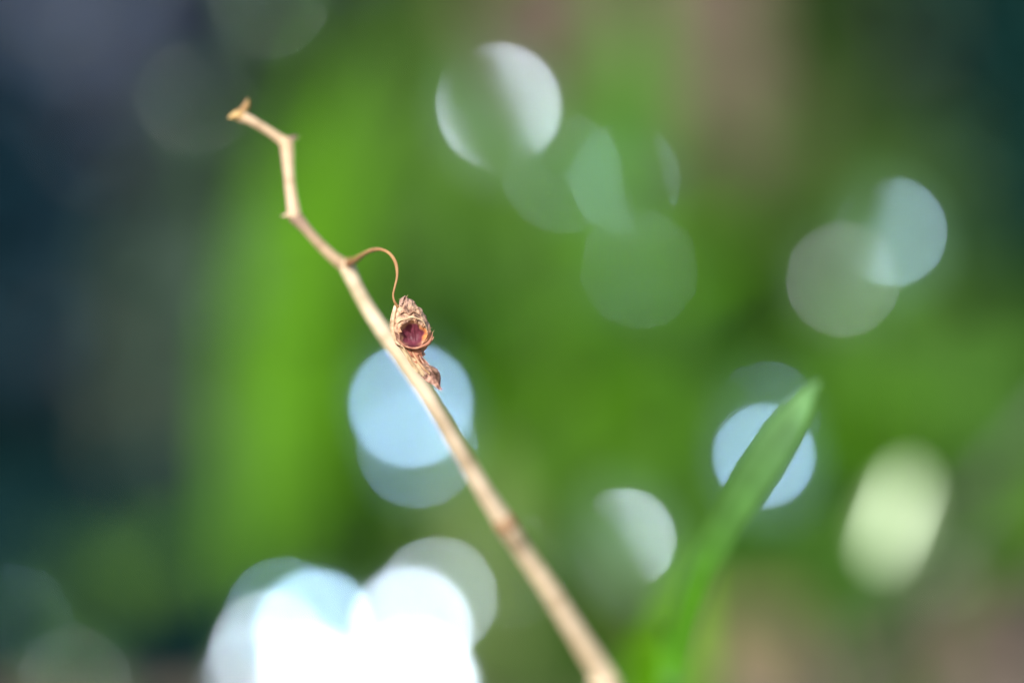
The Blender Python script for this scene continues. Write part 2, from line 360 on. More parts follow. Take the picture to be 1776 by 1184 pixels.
for a in ((1480, 560, .72, 'mid', 'dull green leafy shoot beneath the dull grey glint'), (1610, 660, .74, 'mid', 'dull green leafy shoot beneath the steel blue glint'), (1700, 620, .78, 'deep', 'deep green leafy shoot before the dark teal shrub'),
          (1530, 760, .66, 'saturated', 'vivid green leafy shoot above the pale lime leaf'), (1380, 760, .66, 'bright', 'light green leafy shoot behind the sharp tip of the grass blade'), (1330, 880, .64, 'bright', 'light green leafy shoot under the glint behind the grass blade'),
          (1450, 900, .62, 'mid', 'dull green leafy shoot between the grass blade and the lime leaf'), (1690, 780, .66, 'mid', 'dull green leafy shoot beyond the lime leaf, over the grey twig'),
          (960, 540, .68, 'saturated', 'vivid green leafy shoot halfway between husk and woody shoot'), (760, 420, .74, 'mid', 'dull green leafy shoot beside the bend of the hooked stalk'), (1180, 700, .66, 'mid', 'dull green leafy shoot before the foot of the woody shoot'),
          (880, 760, .66, 'bright', 'light green leafy shoot beside the stem below the husk tail'), (1000, 860, .62, 'mid', 'dull green leafy shoot above the diagonally cut glint'), (640, 560, .72, 'deep', 'deep green leafy shoot tucked behind the stem at husk height'),
          (1120, 560, .7, 'fresh', 'fresh green leafy shoot below the faint teal glint'), (640, 880, .62, 'deep', 'deep green leafy shoot under the pale blue glint'), (300, 1000, .62, 'deep', 'deep green leafy shoot beside the blazing cluster in the shade'), (190, 1040, .6, 'mid', 'dull green leafy shoot before the blue-black shrub')):
    shoot(a[0], a[1], a[2], M[a[3]], a[4])
for a in ((1045, 600, .62, 'saturated', 'vivid big-leaved shoot in the middle of the clump'), (930, 420, .66, 'fresh', 'fresh green big-leaved shoot beneath the half hidden glint'), (1230, 520, .6, 'fresh', 'fresh green big-leaved shoot covering the lower woody shoot'),
          (820, 620, .7, 'deep', 'deep green big-leaved shoot beside the husk'), (1420, 640, .62, 'saturated', 'vivid big-leaved shoot above the sharp grass tip'), (1640, 560, .66, 'fresh', 'fresh green big-leaved shoot under the dark grass blade'),
          (1310, 930, .6, 'fresh', 'fresh green big-leaved shoot low behind the grass blade'), (560, 700, .66, 'saturated', 'vivid big-leaved shoot against the wide yellow-green strap leaf'), (720, 300, .7, 'deep', 'deep green big-leaved shoot over the hooked stalk'), (1120, 250, .68, 'saturated', 'vivid big-leaved shoot at the top of the highest strap leaf')):
    shoot(a[0], a[1], a[2], M[a[3]], a[4], n=8, ln=0.036)
def woody(points, label, mat, name='woody_shoot', cat='twig', side=()):
    p3 = [(*P(a, b, s), r * pxm(s)) for a, b, s, r in points]
    x, y, z, r = p3[-1]
    if z > 0: p3.append((x, y + 0.01, -0.012, r * 1.1))
    q = catmull(p3, 30); pts = [Vector(a[:3]) for a in q]
    t = thing(name, (pts[-1].x, pts[-1].y, 0), label, cat)
    v, f = tube(pts, [a[3] for a in q], 10, lump=0.0)
    mesh_obj('stalk', v, f, mat, t)
    for (a, b, s, ln, wd, ang) in side:
        c = P(a, b, s); k = min(range(len(pts)), key=lambda i: (pts[i] - c).length)
        v, f = tube([pts[k], pts[k].lerp(c, 0.6) + UP * 0.003, c], [0.0012, 0.001, 0.0008], 6); mesh_obj('side_twig', v, f, mat, t)
        v, f = [], []
        nr = (-FWD + Vector((random.uniform(-.3, .3), 0, 0.3))).normalized(); al = Matrix.Rotation(ang, 3, nr) @ UP; al = (al - nr * al.dot(nr)).normalized()
        leaf_patch(v, f, c - al * ln * 0.3, nr, al, ln, wd); mesh_obj('dead_leaf', v, f, M['brownleaf'], t)
    return t
woody([(1255, -160, .95, 70), (1262, 100, .93, 66), (1270, 300, .91, 62), (1290, 600, .9, 60), (1300, 800, .88, 60)], 'thick brown woody shoot standing among the strap leaves', M['bark'],
      side=((1375, 360, .88, .035, .02, 0.4), (870, 0, .95, .10, .06, 1.2), (950, -50, .95, .08, .05, 1.0), (1330, 250, .88, .03, .018, 2.4)))
woody([(1900, 650, .34, 15), (1776, 780, .34, 17), (1640, 950, .35, 17), (1540, 1090, .36, 17), (1480, 1184, .37, 16)], 'grey leaning twig running down to bare soil', M['twig'], 'fallen_twig')

# ------------------------------------------------------------------ sprigs with one glossy leaf facing the sun
def curved_leaf(c, nrm, along, ln, wd, r1, r2):
    sd = along.cross(nrm).normalized(); v, f = [], []; nu, nv = 16, 10
    for i in range(nu + 1):
        u = -1 + 2 * i / nu; hw = wd * 0.5 * max(1e-3, (1 - u * u)) ** 0.65 * (1 - 0.18 * u)
        for j in range(nv + 1):
            q = -1 + 2 * j / nv; x = u * ln * 0.5; y = q * hw
            v.append(c + along * x + sd * y - nrm * (x * x / (2 * r1) + y * y / (2 * r2)))
    m = nv + 1
    for i in range(nu):
        for j in range(nv): f.append((i * m + j, i * m + j + 1, (i + 1) * m + j + 1, (i + 1) * m + j))
    return v, f
def sprig(px, py, s, label, ln=24, wd=12, r1=60, r2=50, tint=(0.75, 0.88, 1.0), rough=0.13, ang=0.4, c=(0.05, 0.11, 0.03), extra=2, name='glossy_sprig', off=(0, 0)):
    C = P(px, py, s); v = (CAM - C).normalized(); h = (v + TO_SUN).normalized()
    al = UP - h * UP.dot(h); al.normalize(); al = Matrix.Rotation(ang, 3, h) @ al
    ln, wd, r1, r2 = ln / 1000, wd / 1000, r1 / 1000, r2 / 1000
    m = glossy(tint, rough, c)
    base = C - al * ln * 0.5 - h * (ln * ln / 8 / r1)
    foot = Vector((base.x + off[0] + 0.01, base.y + off[1] + 0.02, -0.012))
    t = thing(name, (foot.x, foot.y, 0), label, 'sprig', 'glossy sprigs glinting in the sun')
    vv, ff = curved_leaf(C, h, al, ln, wd, r1, r2); mesh_obj('leaf', vv, ff, m, t)
    mid = foot.lerp(base, 0.55) + Vector((0.004, 0.012, 0.006))
    q = [Vector(a) for a in catmull([tuple(foot), tuple(mid), tuple(base)], 10)]
    vv, ff = tube(q, [0.0012 - 0.00006 * i for i in range(10)], 7); mesh_obj('stem', vv, ff, M['mid'], t)
    for k in range(extra):
        p = q[3 + 2 * k]; nr = Vector((random.uniform(-1, 1), random.uniform(0.1, 0.8), 0.9)).normalized()
        a2 = Vector((random.choice((-1, 1)) * 0.8, random.uniform(0, .6), 0.4)); a2 = (a2 - nr * a2.dot(nr)).normalized()
        vv, ff = curved_leaf(p + a2 * ln * 0.45, nr, a2, ln * 0.9, wd * 0.85, r1, r2); mesh_obj('leaf', vv, ff, m, t)
    return t
BL = (0.36, 0.58, 1.0); WH = (0.66, 0.79, 1.0); TE = (0.45, 0.8, 0.9); GY = (0.8, 0.85, 1.0); LM = (0.76, 0.93, 0.72)  # bluish cast of the glinting light put into the gloss colour
sprig(713, 703, .517, 'glossy sprig throwing a pale blue glint right behind the husk tail', r1=54, r2=45, tint=BL)
sprig(724, 776, .50, 'dimmer blue glinting sprig below the one behind the husk tail', r1=26, r2=22, tint=BL, ln=16, wd=9)
sprig(866, 184, .517, 'tall sprig with a bluish white glint half hidden by a thin blade', r1=50, r2=42, tint=WH)
sprig(838, 200, .52, 'tall sprig with a dim olive grey glint next to the half hidden one', r1=20, r2=17, tint=GY, ln=16, wd=9)
sprig(1085, 935, .353, 'low sprig whose round glint is cut by a diagonal edge', r1=25, r2=20, tint=WH, ln=16, wd=9)
sprig(1325, 790, .36, 'sprig with a bluish glint behind the sharp-tipped grass blade', r1=29, r2=24, tint=BL, ln=16, wd=9)
sprig(1548, 402, .40, 'sprig with a small steel blue glint against dark foliage', r1=24, r2=19, tint=(0.45, 0.7, 1.0), ln=16, wd=8)
sprig(1462, 485, .45, 'sprig with a dull grey glint beside the steel blue one', r1=15, r2=13, tint=GY, ln=14, wd=9)
sprig(1085, 310, .42, 'sprig with a faint teal glint under the tall light green leaf', r1=13, r2=11, tint=TE, ln=12, wd=9)
sprig(1553, 895, .32, 'sprig with a long pale lime leaf shining above the twig', r1=90, r2=5.5, tint=LM, ln=11, wd=5, ang=-0.32, c=(0.17, 0.24, 0.1), rough=0.25, extra=0)
sprig(1632, 1010, .36, 'sprig with a small pale sliver of a leaf tucked against the grey twig', r1=28, r2=1.8, tint=LM, ln=7, wd=3, ang=-0.7, c=(0.12, 0.18, 0.08), rough=0.2, extra=0)
# bright cluster near the ground
for i, (px, py, s, r1, r2, tn, nm) in enumerate((
        (548, 1096, .52, 68, 56, (0.42, 0.66, 1.0), 'blazing white sprig, tallest of the low cluster beside the dried stem'),
        (712, 1090, .52, 66, 54, (0.6, 0.72, 1.0), 'blazing white sprig in the low cluster under the blue glints'),
        (632, 1180, .54, 140, 120, WH, 'brightest low sprig in the middle of the blazing cluster'),
        (545, 1200, .54, 100, 90, WH, 'low bluish white sprig at the shaded edge of the blazing cluster'),
        (757, 1036, .50, 34, 27, WH, 'dim white sprig rising above the blazing cluster towards the stem'),
        (468, 1128, .49, 42, 34, WH, 'faint white sprig at the outer edge of the blazing cluster'),
        (492, 1070, .49, 25, 21, BL, 'faint blue sprig above the shaded edge of the blazing cluster'),
        (452, 1168, .47, 26, 22, (0.6, 0.75, 1.0), 'small dim white sprig farthest from the stem in the blazing cluster'),
        (440, 1192, .5, 38, 30, WH, 'low white sprig in the shade at the blazing cluster edge'),
        (880, 985, .5, 7, 6, WH, 'tiny faint glinting sprig between the blazing cluster and dried stem'),
        (715, 1190, .53, 110, 95, WH, 'low white sprig of the blazing cluster nearest the dried stem'))):
    sprig(px, py, s, nm, r1=r1, r2=r2, tint=tn, ln=13 if r1 > 60 else 7, wd=10 if r1 > 60 else 5, ang=0.3 - 0.2 * i, extra=0)
sprig(975, 300, .5, 'sprig with a very faint grey-green glint beside the teal one', r1=12, r2=10, tint=TE, ln=12, wd=7)
sprig(1110, 465, .5, 'sprig with a very faint green glint below the teal one', r1=11, r2=9, tint=TE, ln=12, wd=7)
sprig(340, 170, .52, 'sprig with a barely visible grey glint beside the zigzag stem tip', r1=6.5, r2=6, tint=GY, ln=8, wd=5)
sprig(1330, 720, .4, 'sprig with a faint blue glint above the one behind the grass blade', r1=12, r2=10, tint=BL, ln=12, wd=7)
sprig(30, 1075, .45, 'sprig with a barely visible blue glint beneath the blue-black shrub', r1=6, r2=5, tint=BL, ln=8, wd=5)
sprig(130, 1185, .45, 'dull grey glinting sprig low before the dark shrub', r1=8, r2=7, tint=GY, ln=10, wd=9)
sprig(465, 0, .52, 'tall sprig with a dim grey glint above the zigzag stem tip', r1=8.5, r2=7.5, tint=GY, ln=14, wd=8)

# thin blades that stand before some of the glints
def lat(px, py, s): return Vector(((px - 888) * pxm(s), (592 - py) * pxm(s)))
def before(g, sp, e0, e1, side, wmm, mat, label, ext=0.25):
    """a thin blade sp metres out whose edge runs e0-e1 as seen in the round blur of the glint g"""
    gx, gy, s = g; out = []
    for (x, y) in (e0, e1):
        a = Vector((x - gx, gy - y)) * K / (1 - FOCUS / s)
        out.append(a * (1 - sp / s) + lat(gx, gy, s) * (sp / s))
    d = (out[1] - out[0]); L = d.length; d.normalize(); nrm = Vector((d.y, -d.x)) * side
    c0 = out[0] + nrm * wmm * 0.0005; c1 = out[1] + nrm * wmm * 0.0005
    W = lambda q: CAM + FWD * sp + RIGHT * q.x + UP * q.y
    tip = W(c0 - d * ext * 0.02); a = W(c0); b = W(c1); low = W(c1 + d * 0.02)
    foot = Vector((low.x + 0.006, low.y + 0.01, -0.012)); wd = wmm / 1000
    q = catmull([(*tip, 0.0003), (*a, wd), (*b, wd), (*low, wd), (*foot, wd * 0.7)], 40)
    t = thing('grass_blade', (foot.x, foot.y, 0), label, 'grass', 'thin grass blades before the glints')
    v, f = ribbon([Vector(x[:3]) for x in q], [max(x[3], .0001) for x in q], -FWD, 0.15, 4, 0.0002); mesh_obj('blade', v, f, mat, t)
    return t
before((866, 184, .517), .37, (850, 70), (925, 250), 1, 1.7, M['mid'], 'thin tall grass blade hiding half of the bluish white glint', 0.6)
before((1085, 935, .353), .305, (1050, 850), (1142, 1000), 1, 1.3, M['mid'], 'thin low grass blade cutting the round glint diagonally')
before((1548, 402, .40), .325, (1535, 320), (1492, 520), 1, 0.9, M['deep'], 'thin dark grass blade before the steel blue glint', 0.1)
before((1085, 310, .42), .325, (1055, 220), (1100, 400), -1, 0.9, M['mid'], 'thin grass blade before the faint teal glint', 0.3)
sprig(1083, 937, .36, 'added low sprig, its faint teal glint filling the diagonally cut one', r1=15, r2=13, tint=TE, ln=12, wd=7)  # added sprig that brightens the dim half of the cut glint

# ------------------------------------------------------------------ litter on the soil
def litter(px, py, s, ln, wd, ang, mat, label):
    c = P(px, py, s); d = (c - CAM); c = CAM + d * (CAM.z - 0.006) / -d.z if d.z < 0 else c
    nr = Vector((0.1, -0.5, 0.85)).normalized(); al = Matrix.Rotation(ang, 3, nr) @ Vector((1, 0, 0)); al = (al - nr * al.dot(nr)).normalized()
    t = thing('dead_leaf', (c.x, c.y, 0), label, 'leaf', 'dead leaves lying on the soil')
    v, f = curved_leaf(c + nr * 0.002, nr, al, ln, wd, 0.05, 0.03); mesh_obj('blade', v, f, mat, t)
    v, f = tube([c + nr * 0.0026 + al * (ln * 0.5 * k) - nr * ((ln * 0.5 * k) ** 2 / 0.1) for k in (-0.95, -0.5, 0, 0.5, 0.9)], [0.0007, .0006, .0005, .0004, .0002], 6); mesh_obj('midrib', v, f, mat, t)
litter(1295, 1125, .6, 0.05, 0.028, 0.7, M['tanleaf'], 'tan curled dead leaf at the foot of the grass blade')
litter(1400, 1170, .6, 0.045, 0.022, 2.6, M['litter'], 'brown dead leaf flat on the soil by the twig foot')
litter(1690, 1080, .6, 0.05, 0.03, 0.2, M['litter'], 'brown dead leaf on bare soil under the grey twig')

# ------------------------------------------------------------------ the sharp-tipped grass blade
bp = [(1422, 660, .1645, 8), (1403, 684, .165, 28), (1375, 730, .1655, 56), (1338, 790, .1668, 68), (1297, 855, .169, 66), (1262, 915, .172, 60), (1225, 990, .1755, 56), (1195, 1075, .178, 54), (1172, 1184, .180, 52), (1160, 1300, .181, 50)]
p3 = [(*P(a, b, s), wpx * pxm(s)) for a, b, s, wpx in bp]
p3.append((P(1160, 1300, .18).x - 0.004, P(1160, 1300, .18).y + 0.01, -0.012, 0.002))
q = catmull(p3, 60); pts = [Vector(a[:3]) for a in q]; wd = [max(a[3], 0.0001) for a in q]
t = thing('grass_blade', (pts[-1].x, pts[-1].y, 0), 'single green grass blade with a sharp tip arching before the sprigs', 'grass')
v, f = ribbon(pts, wd, (-FWD + Vector((-0.35, 0, 0.25))).normalized(), 0.45, 10, 0.00025)
def blade_tint(p):      # greener, less waxy towards the sheathed base; fine parallel veins
    k = max(0.0, min(1.0, (0.1165 - p[2]) / 0.012)); vn = 1 + 0.06 * random.uniform(-1, 1)
    return tuple(vn * (a * (1 - k) + b_ * k) for a, b_ in zip((1, 1, 1), (0.66, 0.98, 0.12)))
mesh_obj('blade', v, f, M['blade'], t, cols=[blade_tint(p) for p in v])
v, f = tube([p + FWD * 0.0002 for p in pts[3:]], [0.035 * x for x in wd[3:]], 8); mesh_obj('midrib', v, f, M['blade'], t, cols=[blade_tint(p) for p in v])

# ------------------------------------------------------------------ the dried plant: zigzag stem, bracts, stalk, husk
foot = Vector((P(1065, 1184, .172).x + 0.05, P(1065, 1184, .172).y + 0.045, 0.0))
plant = thing('dried_plant', foot, 'dried straw-coloured zigzag stem with one withered seed husk on a thin hooked stalk', 'plant')
def internode(pl, mat, sides=26, n=40, ridge=0.03):
    q = catmull([(*P(a, b, s), wpx * 0.5 * pxm(s)) for a, b, s, wpx in pl], n)
    v, f = tube([Vector(x[:3]) for x in q], [x[3] for x in q], sides, 5, ridge, 0.07)
    return mesh_obj('internode', v, f, mat, plant, cols=streaks(n, sides))
internode([(409, 203, 0.1570, 14), (418, 203, 0.1570, 19), (434, 209, 0.1570, 17), (465, 227, 0.1573, 15), (486, 241, 0.1575, 18), (497, 249, 0.1575, 23)], M['straw_pale'])
internode([(496, 243, 0.1575, 20), (498, 255, 0.1575, 24), (501, 295, 0.1573, 20), (505, 335, 0.1571, 20), (509, 362, 0.1570, 23), (511, 376, 0.1570, 24)], M['straw_pale'])
internode([(506, 370, 0.1570, 18), (514, 378, 0.1570, 23), (532, 398, 0.1570, 18), (555, 424, 0.1573, 18), (578, 446, 0.1575, 19), (594, 458, 0.1577, 22), (600, 464, 0.1577, 22)], M['straw_mauve_shade'])
internode([(596, 454, 0.1577, 20.0), (603, 466, 0.1577, 26.0), (622, 506, 0.1579, 23.3), (648, 550, 0.1581, 24.7), (676, 590, 0.1583, 26.9), (708, 637, 0.1585, 25.4), (745, 692, 0.1590, 25.4), (790, 768, 0.1605, 27.1), (835, 843, 0.1623, 30.3), (866, 892, 0.1635, 33.6), (878, 910, 0.1638, 35.3)], M['straw'], n=110)
last = [(874, 905, 0.1638, 30.4), (884, 919, 0.1640, 36.6), (912, 962, 0.1655, 32.7), (960, 1033, 0.1672, 35.4), (1004, 1103, 0.1690, 37.2), (1056, 1184, 0.1710, 41.3), (1130, 1300, 0.1740, 44.1)]
p3 = [(*P(a, b, s), wpx * 0.5 * pxm(s)) for a, b, s, wpx in last]; p3.append((foot.x - 0.012, foot.y - 0.015, 0.04, p3[-1][3] * 1.05)); p3.append((foot.x, foot.y, -0.012, p3[-1][3]))
q = catmull(p3, 110); v, f = tube([Vector(x[:3]) for x in q], [x[3] for x in q], 26, 5, 0.03, 0.06); mesh_obj('internode', v, f, M['straw'], plant, cols=streaks(110, 26))
q = catmull([(*P(a, b, s), wpx * 0.5 * pxm(s)) for a, b, s, wpx in ((868, 895, .1636, 35), (873, 903, .1637, 39), (878, 911, .1638, 40), (882, 918, .1639, 36))], 12)
v, f = tube([Vector(x[:3]) for x in q], [x[3] for x in q], 20, 5, 0.03, 0.08); mesh_obj('node_collar', v, f, M['collar'], plant)
def bract(pl, mat, name='bract'):
    q = catmull([(*P(a, b, s), wpx * 0.5 * pxm(s)) for a, b, s, wpx in pl], 14)
    v, f = tube([Vector(x[:3]) for x in q], [max(x[3], 0.00003) for x in q], 10, 3, 0.12, 0.3); return mesh_obj(name, v, f, mat, plant, cols=streaks(14, 10))
bract([(424, 205, 0.1570, 16), (414, 200, 0.1568, 17), (404, 202, 0.1567, 11), (395, 205, 0.1566, 2)], M['ochre'])
bract([(412, 204, 0.1570, 12), (420, 194, 0.1571, 13), (427, 184, 0.1574, 12), (430, 172, 0.1577, 3)], M['rust'])
bract([(497, 250, 0.1575, 16), (503, 244, 0.1577, 15), (510, 240, 0.1580, 10), (519, 237, 0.1583, 2)], M['straw_mauve_shade'])
bract([(509, 373, 0.1570, 15), (500, 373, 0.1568, 9), (488, 375, 0.1566, 2)], M['straw_pale'])
bract([(596, 458, 0.1577, 20), (606, 455, 0.1575, 15), (615, 451, 0.1573, 9), (622, 447, 0.1570, 7)], M['rust'])
sp = [(600, 460, .1575, 12), (612, 453, .1562, 10), (628, 442, .1545, 8), (645, 434, .153, 6.5), (662, 433, .1517, 6), (677, 441, .151, 5.5), (687, 457, .1505, 6), (689, 478, .1502, 5), (685, 497, .15, 4), (682, 511, .15, 4), (684, 522, .15, 5), (690, 532, .1502, 7)]
q = catmull([(*P(a, b, s), wpx * 0.5 * pxm(s)) for a, b, s, wpx in sp], 70)
v, f = tube([Vector(x[:3]) for x in q], [x[3] for x in q], 12, 3, 0.12, 0.35); mesh_obj('flower_stalk', v, f, M['rust'], plant)

# --- husk: built about its own middle, units of 1/1776 of the field, z towards the lens
S0 = 0.1505; HU = pxm(S0)
husk_org = P(712, 570, S0)
husk = empty('seed_husk', husk_org - foot); husk.parent = plant; husk['_org'] = tuple(husk_org); husk['label'] = 'withered papery seed husk split open over a maroon hollow'
def H(x, y, z): return P(x, y, S0) - FWD * (z * HU)
def nz(x, y, z, sc): return noise.noise(Vector((x, y, z)) * sc)
def loft(secs, n, sides, fn=None, skip=None, colfn=None, rough=1.6, rs=0.09):
    """secs: (cx, cy, half width, half depth, cz, roll)"""
    q = catmull(secs, n); verts, faces, cols = [], [], []
    for i, (cx, cy, a, b, cz, roll) in enumerate(q):
        c0 = q[max(i - 1, 0)]; c1 = q[min(i + 1, n - 1)]
        tx, ty = c1[0] - c0[0], c1[1] - c0[1]; L = math.hypot(tx, ty) or 1; ax, ay = -ty / L, tx / L      # across
        if ax < 0: ax, ay = -ax, -ay
        for j in range(sides):
            th = 2 * math.pi * j / sides; u = a * math.cos(th); d = b * math.sin(th)
            cr, sr = math.cos(roll), math.sin(roll); u, d = u * cr - d * sr, u * sr + d * cr
            x, y, z = cx + ax * u, cy + ay * u, cz + d
            k = rough * min(1, (a + b) / 25) * (nz(x, y, z, rs) + 0.5 * nz(x + 9, y, z, rs * 2.6))
            e = math.hypot(u, d) or 1
            x += ax * u / e * k; y += ay * u / e * k; z += d / e * k
            if fn: x, y, z = fn(x, y, z, i / (n - 1), th)
            verts.append((x, y, z)); cols.append(colfn(x, y, z) if colfn else (1, 1, 1))
    for i in range(n - 1):
        for j in range(sides):
            fc = (i * sides + j, (i + 1) * sides + j, (i + 1) * sides + (j + 1) % sides, i * sides + (j + 1) % sides)
            if skip:
                mx = [sum(verts[k][m] for k in fc) / 4 for m in range(3)]
                if skip(*mx): continue
            faces.append(fc)
    return [H(*v) for v in verts], faces, cols
hx, hy, hrx, hry = 716.0, 580.0, 23.5, 22.5
def hole(x, y):
    dx, dy = (x - hx), (y - hy); a = math.atan2(-dy, dx)
    k = 1 + 0.12 * math.exp(-((a - 1.65) / 0.35) ** 2) + 0.05 * math.sin(5 * a + 1) + 0.03 * math.sin(11 * a) + 0.10 * noise.noise(Vector((math.cos(a) * 3, math.sin(a) * 3, 4))) + 0.05 * noise.noise(Vector((math.cos(a) * 9, math.sin(a) * 9, 1)))
    return math.hypot(dx / hrx, dy / hry) / k
def hullcol(x, y, z):
    m = (1.0, 1.0, 1.0)
    t = max(0, min(1, (532 - y) / 16)); m = tuple(a * (1 - t) + b * t for a, b in zip(m, (0.72, 0.72, 0.86)))       # greyish tip
    e = max(0, min(1, (hole(x, y) - 1.0) / 0.35)); m = tuple(a * (0.5 * e + 0.5 * 1) for a in m) if False else m
    l = max(0, min(1, (700 - x) / 12)); m = tuple(a * (1 + 0.35 * l) for a in m)                                   # paler flank
    r = max(0, min(1, (x - 732) / 10)) * max(0, min(1, (y - 560) / 20)); m = (m[0] * (1 + .25 * r), m[1] * (1 - .15 * r), m[2] * (1 - .35 * r))
    return m
hull = [(703, 514, 2, 2, 0, 0), (703, 519, 8, 7, 0, 0), (705, 529, 15, 13, 1, 0), (707, 541, 23, 19, 1, 0), (710, 555, 29, 24, 1, 0), (713, 569, 32, 27, 1, 0), (716, 582, 33, 27, 1, 0), (719, 594, 30, 24, 0, 0), (721, 604, 21, 18, 0, 0), (723, 612, 14, 12, 0, 0), (727, 621, 11, 9, 0, 0)]
def shoulder(x, y, z, t, th):
    # creases running down from the tip, and a ledge above the opening
    z += 1.8 * math.sin((x - 0.35 * y) * 0.55) * max(0, 1 - abs(y - 540) / 28)
    z += 2.6 * math.exp(-((hole(x, y) - 1.12) / 0.12) ** 2) * (1 if z > 0 else 0)
    if y < 527: x += 2.0 * nz(x, y, z, 0.35); z += 2 * nz(y, x, z, 0.3)
    return x, y, z
v, f, c = loft(hull, 110, 120, shoulder, lambda x, y, z: z > 0 and hole(x, y) < 1.0, hullcol, rough=3.2, rs=0.1)
mesh_obj('shell', v, f, M['husk'], husk, cols=c)
# hollow: concave maroon membrane with a ridge down its middle
v, f, c = [], [], []
nr, na = 26, 72
for i in range(nr + 1):
    for j in range(na):
        a = 2 * math.pi * j / na; rr = i / nr * 1.06
        k = 1 + 0.12 * math.exp(-((a - 1.65) / 0.35) ** 2) + 0.05 * math.sin(5 * a + 1)
        x = hx + hrx * rr * k * math.cos(a); y = hy - hry * rr * k * math.sin(a)
        z = 23 - 21 * (1 - min(1, rr) ** 2.6) * (1 + 0.25 * (y - hy) / hry) + 3.4 * math.exp(-((x - 717 - 0.12 * (y - 570)) / 3.0) ** 2) * (1 - rr ** 2 if rr < 1 else 0)
        z += 1.0 * nz(x, y * 0.5, 0, 0.25) * (1 - min(rr, 1) ** 3)
        v.append(H(x, y, z))
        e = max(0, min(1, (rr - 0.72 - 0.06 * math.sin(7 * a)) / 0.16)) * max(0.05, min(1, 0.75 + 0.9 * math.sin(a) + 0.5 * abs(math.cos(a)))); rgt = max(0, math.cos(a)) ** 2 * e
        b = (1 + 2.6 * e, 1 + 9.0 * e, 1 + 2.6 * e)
        c.append((b[0] + 1.0 * rgt, b[1] - 2.0 * rgt, b[2] * (1 - .6 * rgt)))  # orange light on one inner wall put into the colour
for i in range(nr):
    for j in range(na): f.append((i * na + j, (i + 1) * na + j, (i + 1) * na + (j + 1) % na, i * na + (j + 1) % na))
mesh_obj('seed_hollow', v, f, M['maroon'], husk, cols=c)
# rolled lip round the opening (thicker below, flared on one side)
def lip(pl, mat, name, sides=12, n=60, lump=0.55, colr=(1, 1, 1)):
    q = catmull([(*H(x, y, z), r * HU) for x, y, z, r in pl], n)
    v, f = tube([Vector(a[:3]) for a in q], [a[3] for a in q], sides, 2, 0.25, lump)
    return mesh_obj(name, v, f, mat, husk, cols=[colr] * len(v))
lip([(689, 562, 21, 1.0), (696, 555, 25, 2.0), (705, 554, 27, 1.4), (714, 550, 28, 2.0), (724, 552, 27, 1.5), (734, 557, 25, 1.8), (740, 568, 22, 1.2), (743, 580, 20, 0.8)], M['husk_pale'], 'upper_lip', colr=(0.95, 0.85, 0.75))
lip([(694, 590, 22, 1.4), (702, 599, 25, 2.0), (712, 603, 26, 2.2), (722, 604, 27, 2.6), (732, 601, 26, 3.2), (741, 597, 23, 4.0), (747, 590, 20, 3.2), (750, 582, 18, 1.8), (751, 575, 16, 0.6)], M['husk_red'], 'lower_lip', colr=(1.1, 1.2, 1.3))
def sheet(rows, mat, name, n=40, m=10, ruff=1.0, sc=0.12, colr=None, thick=1.2):
    """rows: (x, y, z, half width, direction angle of the width in the picture plane, depth tilt)"""
    q = catmull(rows, n); verts, faces, cols = [], [], []
    for side in (1, -1):
        for (x, y, z, hw, an, tl) in q:
            for j in range(m + 1):
                u = -1 + 2 * j / m
                X = x + math.cos(an) * u * hw; Y = y + math.sin(an) * u * hw; Z = z + u * tl
                k = ruff * (nz(X, Y, 3, sc) + 0.6 * nz(X, Y, 8, sc * 2.5)) + ruff * 0.8 * math.sin(u * 5 + x * 0.15)
                verts.append((X + 0.5 * k, Y + .3 * k, Z + 2.2 * k + side * thick * 0.5 * (1 - u * u * .8))); cols.append(colr(X, Y, u) if colr else (1, 1, 1))
    b = n * (m + 1)
    for i in range(n - 1):
        for j in range(m):
            a0 = i * (m + 1) + j
            faces.append((a0, a0 + m + 1, a0 + m + 2, a0 + 1)); faces.append((b + a0, b + a0 + 1, b + a0 + m + 2, b + a0 + m + 1))
        for j in (0, m):
            a0 = i * (m + 1) + j; fc = (a0, b + a0, b + a0 + m + 1, a0 + m + 1); faces.append(fc if j == 0 else fc[::-1])
    return mesh_obj(name, [H(*p) for p in verts], faces, mat, husk, cols=cols)
# pale papery flank towards the stem
sheet([(688, 530, 8, 4, 0.2, -3), (686, 545, 12, 6, 0.15, -5), (684, 560, 13, 7, 0.1, -6), (685, 575, 12, 7, -0.1, -5), (690, 588, 12, 6, -0.5, -4), (696, 597, 12, 4, -0.6, -3)], M['husk_pale'], 'flank', ruff=0.7, colr=lambda X, Y, u: (1.05, 1.0, 0.95) if u < 0.3 else (0.85, 0.8, 0.85))
# pale sheath that runs along the stem
sheet([(686, 580, 6, 3, -0.7, 2), (695, 595, 9, 6, -0.7, 3), (706, 611, 10, 6, -0.6, 3), (716, 627, 10, 6, -0.6, 3), (726, 641, 9, 6, -0.6, 3), (736, 651, 8, 3, -0.6, 2)], M['husk_pale'], 'sheath', ruff=0.8, sc=0.2, colr=lambda X, Y, u: (0.95, 0.9, 0.8) if abs(u) > .3 else (0.72, 0.66, 0.58))
# red throat below the hollow
sheet([(717, 601, 20, 15, 0.1, 0), (719, 608, 17, 13, 0.1, 0), (722, 616, 14, 11, 0.05, 0), (727, 625, 12, 10, -0.1, 0), (731, 634, 10, 8, -0.3, 0)], M['husk_red'], 'throat', ruff=1.1, sc=0.18)
